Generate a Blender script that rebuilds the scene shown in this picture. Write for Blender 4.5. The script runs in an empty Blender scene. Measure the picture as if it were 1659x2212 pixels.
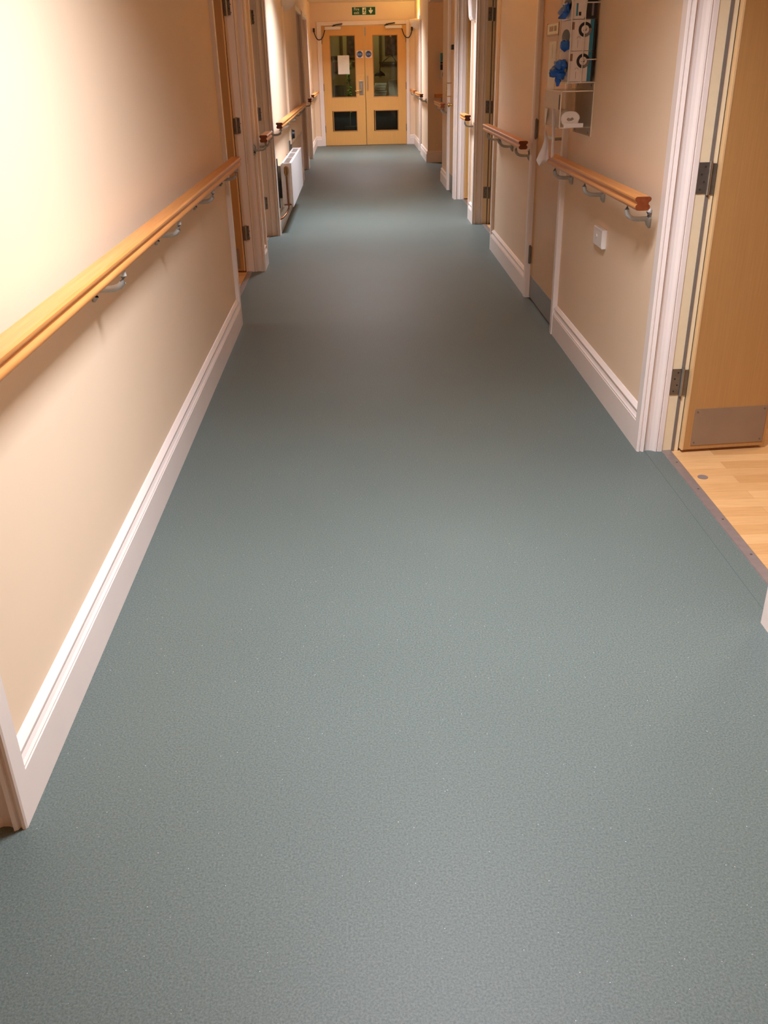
import bpy, bmesh, math, random
from mathutils import Matrix, Vector
random.seed(7)
PI = math.pi
scene = bpy.context.scene
COL = scene.collection

# ------------------------------------------------------------------ materials
def new_mat(name):
    m = bpy.data.materials.new(name); m.use_nodes = True
    nt = m.node_tree
    return m, nt, nt.nodes['Principled BSDF']

def coord(nt, scale=(1, 1, 1), kind='Object'):
    t = nt.nodes.new('ShaderNodeTexCoord'); mp = nt.nodes.new('ShaderNodeMapping')
    mp.inputs['Scale'].default_value = scale
    nt.links.new(t.outputs[kind], mp.inputs['Vector'])
    return mp.outputs['Vector']

def noise(nt, vec, scale, detail=3.0, rough=.5):
    n = nt.nodes.new('ShaderNodeTexNoise'); n.inputs['Scale'].default_value = scale
    n.inputs['Detail'].default_value = detail; n.inputs['Roughness'].default_value = rough
    nt.links.new(vec, n.inputs['Vector']); return n.outputs['Fac']

def ramp(nt, fac, stops):
    r = nt.nodes.new('ShaderNodeValToRGB'); e = r.color_ramp.elements
    while len(e) < len(stops): e.new(.5)
    for k, (p, c) in enumerate(stops):
        e[k].position = p; e[k].color = (*c, 1)
    nt.links.new(fac, r.inputs['Fac']); return r.outputs['Color']

def bump(nt, b, fac, strength, dist=.001):
    n = nt.nodes.new('ShaderNodeBump'); n.inputs['Strength'].default_value = strength
    n.inputs['Distance'].default_value = dist
    nt.links.new(fac, n.inputs['Height']); nt.links.new(n.outputs['Normal'], b.inputs['Normal'])

def simple(name, c, rough=.5, metal=0., var=.06, nscale=40, bmp=0., bscale=300, coat=0., emit=None, spec=None):
    m, nt, b = new_mat(name)
    v = coord(nt)
    f = noise(nt, v, nscale)
    lo = tuple(x*(1-var) for x in c); hi = tuple(min(1, x*(1+var)) for x in c)
    nt.links.new(ramp(nt, f, [(.3, lo), (.7, hi)]), b.inputs['Base Color'])
    b.inputs['Roughness'].default_value = rough; b.inputs['Metallic'].default_value = metal
    if coat: b.inputs['Coat Weight'].default_value = coat; b.inputs['Coat Roughness'].default_value = .18
    if spec is not None: b.inputs['Specular IOR Level'].default_value = spec
    if bmp: bump(nt, b, noise(nt, v, bscale, 2), bmp)
    if emit:
        b.inputs['Emission Color'].default_value = (*emit[0], 1); b.inputs['Emission Strength'].default_value = emit[1]
    return m

def wood(name, c1, c2, scale=(14, .6, 14), rough=.35, coat=.25, grain=3.0):
    m, nt, b = new_mat(name)
    v = coord(nt, scale)
    f = noise(nt, v, grain, 6, .6)
    nt.links.new(ramp(nt, f, [(.25, c1), (.75, c2)]), b.inputs['Base Color'])
    b.inputs['Roughness'].default_value = rough; b.inputs['Coat Weight'].default_value = coat
    b.inputs['Coat Roughness'].default_value = .2
    bump(nt, b, f, .05)
    return m

def floor_mat():
    m, nt, b = new_mat('green_safety_vinyl')
    v = coord(nt)
    f = noise(nt, v, 230, 4, .75)
    base = ramp(nt, f, [(.34, (.074, .098, .090)), (.50, (.116, .147, .136)), (.66, (.163, .197, .184))])
    big = ramp(nt, noise(nt, v, 1.1, 2), [(.3, (.95, .94, .93)), (.7, (1.03, 1.03, 1.03))])
    mx = nt.nodes.new('ShaderNodeMixRGB'); mx.blend_type = 'MULTIPLY'; mx.inputs['Fac'].default_value = 1
    nt.links.new(base, mx.inputs['Color1']); nt.links.new(big, mx.inputs['Color2'])
    vo = nt.nodes.new('ShaderNodeTexVoronoi'); vo.inputs['Scale'].default_value = 190
    nt.links.new(v, vo.inputs['Vector'])
    # flake glints painted as sparse pale dots: near a cell centre and only in a few cells
    near = nt.nodes.new('ShaderNodeMath'); near.operation = 'LESS_THAN'; near.inputs[1].default_value = .13
    nt.links.new(vo.outputs['Distance'], near.inputs[0])
    sep = nt.nodes.new('ShaderNodeSeparateColor'); nt.links.new(vo.outputs['Color'], sep.inputs['Color'])
    few = nt.nodes.new('ShaderNodeMath'); few.operation = 'GREATER_THAN'; few.inputs[1].default_value = .988
    nt.links.new(sep.outputs['Red'], few.inputs[0])
    both = nt.nodes.new('ShaderNodeMath'); both.operation = 'MULTIPLY'
    nt.links.new(near.outputs[0], both.inputs[0]); nt.links.new(few.outputs[0], both.inputs[1])
    mf = nt.nodes.new('ShaderNodeMixRGB'); nt.links.new(both.outputs[0], mf.inputs['Fac'])
    nt.links.new(mx.outputs[0], mf.inputs['Color1']); mf.inputs['Color2'].default_value = (.85, .88, .88, 1)
    nt.links.new(mf.outputs[0], b.inputs['Base Color'])
    b.inputs['Roughness'].default_value = .50
    b.inputs['Specular IOR Level'].default_value = .35
    bump(nt, b, noise(nt, v, 620, 2, .6), .15, .0008)
    return m

def laminate_mat():
    m, nt, b = new_mat('oak_laminate')
    v = coord(nt)
    br = nt.nodes.new('ShaderNodeTexBrick')
    br.inputs['Scale'].default_value = 1; br.inputs['Brick Width'].default_value = .46
    br.inputs['Row Height'].default_value = .066; br.inputs['Mortar Size'].default_value = .0006
    br.inputs['Color1'].default_value = (.62, .33, .125, 1); br.inputs['Color2'].default_value = (.78, .47, .21, 1)
    br.inputs['Mortar'].default_value = (.5, .26, .10, 1); br.inputs['Bias'].default_value = 0
    nt.links.new(v, br.inputs['Vector'])
    g = noise(nt, coord(nt, (3, 40, 3)), 3, 5, .6)
    gr = ramp(nt, g, [(.3, (.88, .86, .84)), (.7, (1.05, 1.05, 1.05))])
    mx = nt.nodes.new('ShaderNodeMixRGB'); mx.blend_type = 'MULTIPLY'; mx.inputs['Fac'].default_value = 1
    nt.links.new(br.outputs['Color'], mx.inputs['Color1']); nt.links.new(gr, mx.inputs['Color2'])
    nt.links.new(mx.outputs[0], b.inputs['Base Color'])
    b.inputs['Roughness'].default_value = .35
    return m

def glass_mat():
    m, nt, b = new_mat('clear_glass')
    nt.nodes.remove(b)
    o = nt.nodes['Material Output']
    tr = nt.nodes.new('ShaderNodeBsdfTransparent'); tr.inputs['Color'].default_value = (.74, .76, .66, 1)
    gl = nt.nodes.new('ShaderNodeBsdfGlossy'); gl.inputs['Roughness'].default_value = .03
    fr = nt.nodes.new('ShaderNodeFresnel'); fr.inputs['IOR'].default_value = 1.5
    mx = nt.nodes.new('ShaderNodeMixShader')
    nt.links.new(fr.outputs[0], mx.inputs[0]); nt.links.new(tr.outputs[0], mx.inputs[1]); nt.links.new(gl.outputs[0], mx.inputs[2])
    nt.links.new(mx.outputs[0], o.inputs['Surface'])
    return m

def film_mat(name, col, alpha, rough):
    m, nt, b = new_mat(name)
    v = coord(nt); f = noise(nt, v, 30)
    nt.links.new(ramp(nt, f, [(.3, tuple(x*.94 for x in col)), (.7, col)]), b.inputs['Base Color'])
    b.inputs['Roughness'].default_value = rough; b.inputs['Alpha'].default_value = alpha
    return m

M = {}
M['wall'] = simple('magnolia_paint', (.85, .660, .468), .55, var=.012, nscale=3, bmp=.10, bscale=350)
M['ceil'] = simple('ceiling_paint', (.80, .65, .42), .8, var=.01)
M['trim'] = simple('white_gloss_paint', (.86, .755, .695), .30, var=.015, nscale=6, bmp=.04, bscale=120)
M['lining'] = simple('cream_gloss_lining', (.80, .66, .44), .32, var=.02)
M['floor'] = floor_mat()
M['seam'] = simple('seam_weld', (.09, .12, .12), .6)
M['lam'] = laminate_mat()
M['rail'] = wood('varnished_beech', (.60, .235, .055), (.78, .345, .105), (30, 1.2, 30), .42, .15)
M['cap'] = simple('stained_end_grain', (.20, .045, .012), .35, var=.2, nscale=60)
M['veneer'] = wood('beech_veneer', (.44, .225, .075), (.51, .27, .095), (60, 60, 1.5), .38, .12)
M['veneer3'] = wood('golden_veneer', (.58, .325, .105), (.66, .38, .13), (60, 60, 1.5), .38, .12)
M['veneer2'] = wood('maple_veneer', (.66, .36, .105), (.74, .42, .135), (60, 60, 1.5), .38, .12)
M['bead'] = wood('glazing_bead', (.40, .19, .055), (.50, .25, .08), (60, 60, 1.5), .4, .1)
M['lip'] = wood('beech_lipping', (.74, .47, .22), (.82, .55, .28), (60, 60, 1.5), .35, .2)
M['kick'] = simple('brushed_kick_plate', (.33, .26, .20), .36, .5, var=.05, nscale=12)
M['kick2'] = simple('grey_kick_plate', (.26, .245, .21), .36, .5, var=.05, nscale=12)
M['steel'] = simple('satin_steel', (.42, .39, .35), .33, .9, var=.08)
M['hinge'] = simple('dull_hinge_steel', (.21, .19, .165), .36, .75, var=.12)
M['bracket'] = simple('grey_cast_bracket', (.43, .42, .39), .5, .15, var=.06)
M['alu'] = simple('mauve_aluminium_strip', (.34, .285, .27), .38, .55, var=.06)
M['seal'] = simple('grey_brown_smoke_seal', (.19, .155, .13), .6)
M['dark'] = simple('dark_gap_shade', (.03, .02, .014), .7)  # near-black painted in for the shade in door gaps, screw holes and slot
M['black'] = simple('black_plastic', (.012, .012, .014), .45)
M['white'] = simple('white_plastic', (.80, .74, .70), .4, var=.01)
M['enamel'] = simple('white_radiator_enamel', (.84, .80, .79), .28, var=.01)
M['grille'] = simple('radiator_grille_shadow_grey', (.42, .37, .34), .5)
M['brass'] = simple('aged_brass', (.33, .17, .06), .3, .9, var=.2)
M['copper'] = simple('copper_pipe', (.26, .105, .045), .35, .85, var=.2)
M['gold'] = simple('polished_brass', (.72, .50, .20), .22, .95)
M['gplate'] = simple('grey_metal_plate', (.115, .115, .11), .5, .3)
M['wire'] = simple('white_coated_wire', (.74, .68, .60), .35)
M['card'] = simple('white_card', (.80, .70, .66), .55, var=.02)
M['teal'] = simple('teal_card', (.03, .21, .33), .5, var=.12)
M['navy'] = simple('blackish_card', (.018, .013, .016), .5)
M['greyp'] = simple('grey_print', (.22, .18, .19), .5)
M['skin_print'] = simple('brown_hand_print', (.30, .16, .10), .5)
M['glove'] = simple('blue_nitrile', (.02, .13, .52), .45, var=.25, nscale=30)
M['acryl'] = film_mat('clear_acrylic', (.88, .80, .70), .28, .12)
M['acryl_edge'] = film_mat('acrylic_edge', (.90, .78, .62), .80, .2)
M['frost'] = film_mat('frosted_acrylic', (.80, .68, .55), .42, .35)
M['apron'] = film_mat('white_polythene_apron', (.95, .88, .84), .92, .35)
M['roll'] = simple('rolled_polythene', (.78, .70, .62), .5, var=.05)
M['paper'] = simple('white_paper', (.80, .76, .68), .7, var=.02)
M['greens'] = simple('safety_green', (.004, .085, .030), .4)
M['blues'] = simple('mandatory_blue', (.02, .085, .30), .4)
M['cream'] = simple('cream_print', (.86, .86, .70), .5)
M['plaster'] = simple('painted_plaster_lamp', (.82, .70, .56), .7, var=.02)
M['glass'] = glass_mat()
M['olive'] = simple('office_wall_paint', (.62, .50, .30), .7, var=.03)
M['furn'] = simple('dark_office_wood', (.09, .06, .035), .5, var=.2)
M['leafm'] = simple('plant_leaf', (.12, .30, .035), .45, var=.4, nscale=25)
M['trunkm'] = simple('dark_trunking', (.16, .11, .05), .6)
M['pic'] = simple('dark_red_print', (.13, .055, .035), .6, var=.7, nscale=18)
M['pic2'] = simple('dark_violet_print', (.09, .055, .06), .6, var=.8, nscale=16)
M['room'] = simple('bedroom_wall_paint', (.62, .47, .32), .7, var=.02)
M['tube_emit'] = simple('fluorescent_diffuser', (.9, .9, .9), .5, emit=((1, .95, .90), 3.0))
M['bulb'] = simple('warm_lamp_bulb', (.9, .8, .5), .5, emit=((1, .72, .30), 12.0))

# ------------------------------------------------------------------ mesh helpers
class MB:
    def __init__(s): s.bm = bmesh.new()
    def poly(s, pts):
        return s.bm.faces.new([s.bm.verts.new(p) for p in pts])
    def box(s, x0, x1, y0, y1, z0, z1, rot=None, piv=None):
        v = []
        for x in (x0, x1):
            for y in (y0, y1):
                for z in (z0, z1):
                    p = Vector((x, y, z))
                    if rot is not None: p = rot @ (p-piv) + piv
                    v.append(s.bm.verts.new(p))
        for f in ((0, 1, 3, 2), (4, 6, 7, 5), (0, 4, 5, 1), (2, 3, 7, 6), (0, 2, 6, 4), (1, 5, 7, 3)):
            s.bm.faces.new([v[i] for i in f])
        return s
    def prism(s, pts, fn, a, b):
        """pts 2D outline; fn(u, v, t) -> xyz; from t=a to t=b"""
        A = [s.bm.verts.new(fn(u, v, a)) for u, v in pts]; B = [s.bm.verts.new(fn(u, v, b)) for u, v in pts]
        n = len(pts)
        for i in range(n):
            s.bm.faces.new([A[i], A[(i+1) % n], B[(i+1) % n], B[i]])
        s.bm.faces.new(A); s.bm.faces.new(B[::-1])
        return s
    def tube(s, path, r, n=10, flat=None):
        path = [Vector(p) for p in path]; rings = []
        up = Vector((0, 0, 1))
        for i, p in enumerate(path):
            d = (path[min(i+1, len(path)-1)]-path[max(i-1, 0)]).normalized()
            a = d.cross(up)
            if a.length < .05: a = d.cross(Vector((1, 0, 0)))
            a.normalize(); b = d.cross(a).normalized()
            rr = r[i] if isinstance(r, (list, tuple)) else r
            k = flat or 1
            rings.append([s.bm.verts.new(p + a*rr*math.cos(2*PI*j/n)*k + b*rr*math.sin(2*PI*j/n)) for j in range(n)])
        for i in range(len(rings)-1):
            for j in range(n):
                s.bm.faces.new([rings[i][j], rings[i][(j+1) % n], rings[i+1][(j+1) % n], rings[i+1][j]])
        s.bm.faces.new(rings[0]); s.bm.faces.new(rings[-1][::-1])
        return s
    def grid(s, fn, nu, nv, close=False):
        V = [[s.bm.verts.new(fn(i/nu, j/nv)) for j in range(nv+1)] for i in range(nu+1)]
        for i in range(nu):
            for j in range(nv):
                s.bm.faces.new([V[i][j], V[i+1][j], V[i+1][j+1], V[i][j+1]])
        return s
    def build(s, name, mat, parent=None, smooth=False, bevel=0, seg=2, solid=0, sub=0):
        bmesh.ops.recalc_face_normals(s.bm, faces=s.bm.faces)
        me = bpy.data.meshes.new(name); s.bm.to_mesh(me); s.bm.free()
        me.materials.append(mat)
        o = bpy.data.objects.new(name, me); COL.objects.link(o)
        if parent is not None: o.parent = parent
        if smooth:
            for p in me.polygons: p.use_smooth = True
            me.set_sharp_from_angle(angle=math.radians(38))
        if solid:
            q = o.modifiers.new('thickness', 'SOLIDIFY'); q.thickness = solid; q.offset = 0
        if bevel:
            q = o.modifiers.new('bevel', 'BEVEL'); q.width = bevel; q.segments = seg; q.limit_method = 'ANGLE'
        if sub:
            q = o.modifiers.new('sub', 'SUBSURF'); q.levels = sub; q.render_levels = sub
        return o

def tag(o, label, cat, group=None, kind=None):
    o['label'] = label; o['category'] = cat
    if group: o['group'] = group
    if kind: o['kind'] = kind
    return o
def thing(name, label, cat, loc=(0, 0, 0), group=None, kind=None):
    o = bpy.data.objects.new(name, None); COL.objects.link(o); o.empty_display_size = .05
    BASES.append((o, Vector(loc)))
    return tag(o, label, cat, group, kind)
BASES = []
def struct(o, label, cat): return tag(o, label, cat, kind='structure')

def lettering(txt, size, origin, face, mat, parent, name='lettering', roll=0, ext=.0003, align='CENTER', sx=1):
    """face: '-Y' (front reads towards the camera) or '-X' (on the right-hand wall)"""
    cu = bpy.data.curves.new(name, 'FONT'); cu.body = txt; cu.size = size; cu.extrude = ext
    cu.align_x = align; cu.align_y = 'CENTER'; cu.space_line = .85
    t = bpy.data.objects.new('tmp', cu); COL.objects.link(t)
    bpy.context.view_layer.update()
    me = bpy.data.meshes.new_from_object(t.evaluated_get(bpy.context.evaluated_depsgraph_get()))
    bpy.data.objects.remove(t); bpy.data.curves.remove(cu)
    R = Matrix.Rotation(PI/2, 4, 'X')
    if face == '-X': R = Matrix.Rotation(-PI/2, 4, 'Z') @ R
    me.transform(Matrix.Translation(origin) @ R @ Matrix.Rotation(roll, 4, 'Z') @ Matrix.Diagonal((sx, 1, 1, 1)))
    me.materials.clear(); me.materials.append(mat)
    o = bpy.data.objects.new(name, me); COL.objects.link(o); o.parent = parent
    return o

# ------------------------------------------------------------------ key dimensions (metres)
XFL, XFR = -.735, 1.085          # faces of skirting and casings
XL, XR = -.757, 1.107            # plaster faces
H = 2.40
YE = 18.585                      # end wall face
YB = -2.6                        # wall behind the camera
DH = 2.03

# ------------------------------------------------------------------ floors, ceiling
m = MB(); m.box(-.857, 1.187, YB, YE+.06, -.05, 0); m.box(1.187, 2.45, 12.50, 15.03, -.05, 0)
struct(m.build('floor', M['floor']), 'grey green speckled vinyl corridor floor', 'floor')
m = MB(); m.box(1.1185, 1.1200, 2.075, 3.29, -.001, .0006)
struct(m.build('trim_1', M['seam']), 'thin weld line in green vinyl beside threshold strip', 'seam')
m = MB(); m.box(1.187, 4.3, .9, 5.04, -.05, -.0005)
struct(m.build('floor', M['lam']), 'light oak laminate floor inside nearest right doorway', 'floor')
m = MB(); m.box(1.187, 4.3, 5.04, 12.5, -.05, -.0005)
struct(m.build('floor', M['lam']), 'laminate floor of rooms behind farther right doors', 'floor')
m = MB(); m.box(-3.6, -.857, -.5, 16.6, -.05, -.0005)
struct(m.build('floor', M['lam']), 'reddish laminate floor beyond the left doorways', 'floor')
m = MB(); m.box(-2.4, 3.0, YE+.06, 22.2, -.05, 0)
struct(m.build('floor', simple('office_carpet', (.10, .08, .05), .9, var=.2)), 'dark carpet of office beyond glazed doors', 'floor')
m = MB(); m.box(-3.7, 4.4, YB-.2, 22.3, H, H+.1)
struct(m.build('ceiling', M['ceil']), 'cream painted corridor ceiling', 'ceiling')

# ------------------------------------------------------------------ walls
def wall_mesh(s, x, segs, openings, th=.14):
    mb = MB()
    for (y0, y1, off) in segs:
        a, b = sorted((x+s*off, x+s*th)); mb.box(a, b, y0, y1, 0, H)
    for (y0, y1, z, off) in openings:
        a, b = sorted((x+s*off, x+s*th)); mb.box(a, b, y0, y1, z, H)
    return mb
t = .02
OP = dict(
 L1=(.12, 1.39), L2=(5.45, 7.00), L3=(7.32, 8.59), L4=(13.10, 14.37), L5=(14.75, 16.00),
 R1=(2.07, 3.285), R2=(5.09, 5.94), R3=(7.70, 8.955), R4=(9.35, 10.72), R5=(10.88, 11.57), R6=(16.48, 17.03))
def segs(keys, y0, y1):
    out = []; y = y0
    for k in keys:
        out.append([y, OP[k][0]-t, 0]); y = OP[k][1]+t
    out.append([y, y1, 0]); return out
hd = DH+t
ls = segs(['L1', 'L2', 'L3', 'L4', 'L5'], YB, YE+.12); ls[-1][2] = .03
m = wall_mesh(-1, XL, ls, [(OP[k][0]-t, OP[k][1]+t, hd, 0) for k in ('L1', 'L2', 'L3', 'L4', 'L5')])
struct(m.build('wall_left', M['wall']), 'cream painted left corridor wall', 'wall')
m = MB(); m.box(XL-.01, XL+.022, 10.82, 13.03, .62, H)  # wall face set proud here, shaped so its edge catches light
struct(m.build('trim_2', M['wall']), 'slightly proud cream face shaped to catch light on left wall above radiator end', 'wall panel')
rs = segs(['R1', 'R2', 'R3', 'R4', 'R5'], YB, 12.54)
m = wall_mesh(1, XR, rs, [(OP[k][0]-t, OP[k][1]+t, hd, 0) for k in ('R1', 'R2', 'R3', 'R4', 'R5')] + [(12.54, 15.0, 2.19, 0)])
struct(m.build('wall_right', M['wall']), 'cream painted right corridor wall', 'wall')
m = MB(); m.box(1.10, 1.26, 15.0, OP['R6'][0]-t, 0, H); m.box(1.12, 1.26, OP['R6'][1]+t, YE+.12, 0, H)
m.box(1.11, 1.26, OP['R6'][0]-t, OP['R6'][1]+t, hd, H)
struct(m.build('wall_right', M['wall']), 'cream right wall beyond the alcove', 'wall')
m = MB(); m.box(1.26, 2.5, 15.0, 15.12, 0, 2.19); m.box(1.247, 2.5, 12.42, 12.54, 0, 2.19); m.box(2.4, 2.5, 12.54, 15.0, 0, 2.19)
m.box(1.247, 2.5, 12.54, 15.0, 2.19, 2.26)
struct(m.build('wall_alcove', M['wall']), 'shaded cream walls of the alcove on the right', 'wall')
m = MB(); m.box(-.80, -.62, YE, YE+.12, 0, H); m.box(.985, 1.13, YE, YE+.12, 0, H); m.box(-.62, .985, YE, YE+.12, 2.06, H)
struct(m.build('wall_end', M['wall']), 'cream end wall around the double doors', 'wall')
m = MB(); m.box(-.9, 1.25, YB-.12, YB, 0, H)
struct(m.build('wall_near', M['wall']), 'cream wall closing corridor behind the viewer', 'wall')
# rooms beyond the openings
m = MB(); m.box(4.2, 4.32, -.1, 12.5, 0, H)
for y in (-.1, 4.92, 6.6, 9.05, 12.30): m.box(1.247, 4.2, y, y+.1, 0, H)
struct(m.build('wall_room_right', M['room']), 'beige walls of the rooms behind the right doors', 'wall')
m = MB(); m.box(-3.7, -3.6, -.6, 16.7, 0, H)
for y in (-.6, 3.2, 7.12, 11.0, 14.55, 16.6): m.box(-3.6, -.897, y, y+.1, 0, H)
struct(m.build('wall_room_left', M['room']), 'beige walls of the rooms behind the left doors', 'wall')

# ------------------------------------------------------------------ skirting boards
SK = [(0, 0), (.022, 0), (.022, .112), (.0195, .1145), (.0195, .118), (.0215, .121), (.0165, .127), (.0125, .136), (.012, .143),
      (.0165, .147), (.0165, .152), (.011, .158), (.004, .165), (0, .167)]
def skirt(side, s, x, y0, y1, label):
    mb = MB(); mb.prism(SK, lambda u, v, q: (x-s*u, q, v), y0, y1)
    struct(mb.build('baseboard_'+side, M['trim']), label, 'skirting board')
skirt('left', -1, XL, 1.45, 5.40, 'long white skirting board below the longest left handrail')
skirt('left', -1, XL, YB, .06, 'white skirting board on left beside the viewer')
skirt('left', -1, XL, 7.06, 7.27, 'short white skirting between the second and third left doorways')
skirt('left', -1, XL, 8.65, 13.03, 'white skirting board under the radiator')
skirt('left', -1, XL, 14.43, 14.70, 'short white skirting between the two farthest left doorways')
skirt('left', -1, XL-.03, 16.06, YE, 'white skirting on left next to the end wall')
skirt('right', 1, XR, 3.345, 5.03, 'white skirting board under the nearest right handrail')
skirt('right', 1, XR, YB, 2.01, 'white skirting board on right beside the viewer')
skirt('right', 1, XR, 6.00, 7.64, 'white skirting board under the second right handrail')
skirt('right', 1, XR, 9.015, 9.29, 'short white skirting between third and fourth right doorways')
skirt('right', 1, XR, 11.64, 12.54, 'white skirting board just before the alcove')
skirt('right', 1, 1.10, 15.0, 16.42, 'white skirting board just past the alcove')
skirt('right', 1, 1.12, 17.09, YE, 'white skirting on right next to the end wall')
for xa, xb, lab in ((-.79, -.677, 'white skirting left of the double doors'), (1.02, 1.12, 'white skirting right of the double doors')):
    mb = MB(); mb.prism(SK, lambda u, v, q: (q, YE-u, v), xa, xb); struct(mb.build('baseboard_end', M['trim']), lab, 'skirting board')
mb = MB(); mb.prism(SK, lambda u, v, q: (q, 15.0-u, v), 1.10, 2.4); struct(mb.build('baseboard_alcove', M['trim']), 'skirting board across the alcove back wall', 'skirting board')

# ------------------------------------------------------------------ doorways
OG = [(.022, 0), (.022, -.040), (0, -.040), (0, .010), (.003, .0145), (.009, .016), (.0135, .0105), (.0160, .0100), (.0185, .0165), (.026, .0195),
      (.030, .0100), (.040, .0055), (.052, .0050), (.063, .0095), (.072, .0180), (.078, .0195), (.081, .0125), (.084, .0205), (.100, .0205), (.100, 0)]
def hinge(parent, s, xf, y, z, size=.104):
    mb = MB(); mb.box(*sorted((xf+s*.103, xf+s*.140)), y-.0025, y, z-size/2, z+size/2)
    mh = MB()
    for k in (-.36, -.12, .12, .36):
        mh.tube([(xf+s*(.115 if k in (-.36, .12) else .126), y-.0035, z+k*size), (xf+s*(.115 if k in (-.36, .12) else .126), y-.002, z+k*size)], .0035, 8)
    mb.box(*sorted((xf+s*.148, xf+s*.166)), y-.003, y+.004, z-size/2-.004, z+size/2-.004)
    h = mb.build('hinge', M['hinge'], parent); mh.build('screws', M['dark'], h)
    mb = MB(); mb.tube([(xf+s*.143, y-.006, z-size/2-.004), (xf+s*.143, y-.006, z+size/2+.004)], .0062, 12)
    mb.build('knuckle', M['steel'], h, smooth=True)
    return h
def casing(parent, s, xf, y, dirn, z1=DH+.075, name='architrave'):
    """moulded board lining a reveal: dirn=-1 faces the viewer (far jamb)"""
    mb = MB(); mb.prism(OG, lambda u, v, q: (xf+s*u, y-dirn*t+dirn*v, q), 0, z1)
    return mb.build(name, M['trim'], parent)
def head_casing(parent, s, xf, y0, y1):
    mb = MB(); mb.prism(OG, lambda u, v, q: (xf+s*u*.998, q, DH+t-v*.999), y0-.018, y1+.018)
    mb.build('head_casing', M['trim'], parent)
def doorway(n, s, key, label, kind, hz=(.29, 1.035, 1.78), leaf_col='veneer', leafw=.345, xf=None, kick='kick', ang=4.5, ld=0):
    y0, y1 = OP[key]; xf = xf if xf is not None else (XFR if s > 0 else XFL)
    r = thing('door_%d' % n, label, 'door', (xf, (y0+y1)/2, 0), kind='structure')
    casing(r, s, xf, y1, -1); casing(r, s, xf, y0, 1); head_casing(r, s, xf, y0, y1)
    a, b = sorted((xf+s*.100, xf+s*.1655))
    mb = MB(); mb.box(*sorted((xf+s*.100, xf+s*(.1655-ld))), y1+.004, y1+.03, 0, DH+.02); mb.box(a, b, y0-.03, y0-.004, 0, DH+.02); mb.box(a, b, y0-.03, y1+.03, DH-.004, DH+.02)
    mb.build('lining', M['trim' if ld else 'lining'], r)
    if not ld:
        mb = MB(); mb.box(*sorted((xf+s*.1375, xf+s*.149)), y1+.001, y1+.005, 0, DH-.004)
        mb.build('smoke_seal', M['seal'], r)
    if kind == 'open':
        if ld < .03:
            for z in hz: hinge(r, s, xf-s*ld, y1+.003, z)
        xh = xf+s*(.171-ld); piv = Vector((xh, y1-.015, 0)); R3 = Matrix.Rotation(math.radians(ang)*s, 3, 'Z')
        a, b = sorted((xh, xh+s*leafw))
        mb = MB(); mb.box(a, b, y1-.020, y1+.024, .012, 2.018, R3, piv)
        lf = mb.build('door_leaf', M[leaf_col], r, bevel=.001, seg=1)
        a, b = sorted((xh-s*.0003, xh+s*.006))
        mb = MB(); mb.box(a, b, y1-.0215, y1+.0245, .012, 2.018, R3, piv); mb.build('lipping', M['lip'], lf)
        a, b = sorted((xh+s*.034, xh+s*(leafw-.014)))
        mb = MB(); mb.box(a, b, y1-.0225, y1-.0195, .03, .182, R3, piv)
        kp = mb.build('kick_plate', M[kick], lf)
        mb = MB()
        for xx in (a+.012, b-.012):
            for zz in (.042, .170):
                c = R3 @ (Vector((xx, y1-.0225, zz))-piv)+piv
                mb.tube([c, c-Vector((0, .0012, 0))], .0035, 8)
        mb.build('screw', M['hinge'], kp)
        mb = MB(); mb.box(*sorted((xf+s*(.1655-ld), xf+s*(.1712-ld))), y1+.006, y1+.03, 0, DH); mb.build('shadow_gap', M['dark'], r)  # solid dark strip standing in for the shade between lining and leaf
    else:
        d = .125
        a, b = sorted((xf+s*d, xf+s*(d+.04)))
        mb = MB(); mb.box(a, b, y0+.004, y1-.001, .008, DH-.006)
        lf = mb.build('door_leaf', M[leaf_col], r)
        mb = MB(); mb.box(*sorted((xf+s*(d-.002), xf+s*d)), y0+.05, y1-.05, .03, .18); mb.build('kick_plate', M['kick'], lf)
        mb = MB(); x = xf+s*d
        mb.tube([(x, y0+.07, 1.0), (x-s*.05, y0+.07, 1.0), (x-s*.055, y0+.08, 1.0), (x-s*.055, y0+.19, 1.0)], .009, 10)
        mb.box(*sorted((x, x-s*.004)), y0+.045, y0+.095, .93, 1.07)
        mb.build('lever_handle', M['steel'], lf, smooth=True)
    if kind == 'open':
        mb = MB(); x0 = xf+s*.100
        mb.prism([(0, 0), (.003, .0035), (.034, .0050), (.040, 0)], lambda u, v, q: (x0+s*u, q, v-.0004), y0-.004, y1+.004)
        mb.build('threshold_strip', M['alu'], r)
        mb = MB()
        for k in range(5):
            yy = y0+.12+k*(y1-y0-.24)/4; mb.tube([(x0+s*.022, yy, .003), (x0+s*.022, yy, .0054)], .004, 8)
        mb.build('threshold_screws', M['hinge'], r)
    return r

d1 = doorway(1, 1, 'R1', 'nearest right doorway with white moulded casing and open beech leaf', 'open')
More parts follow.
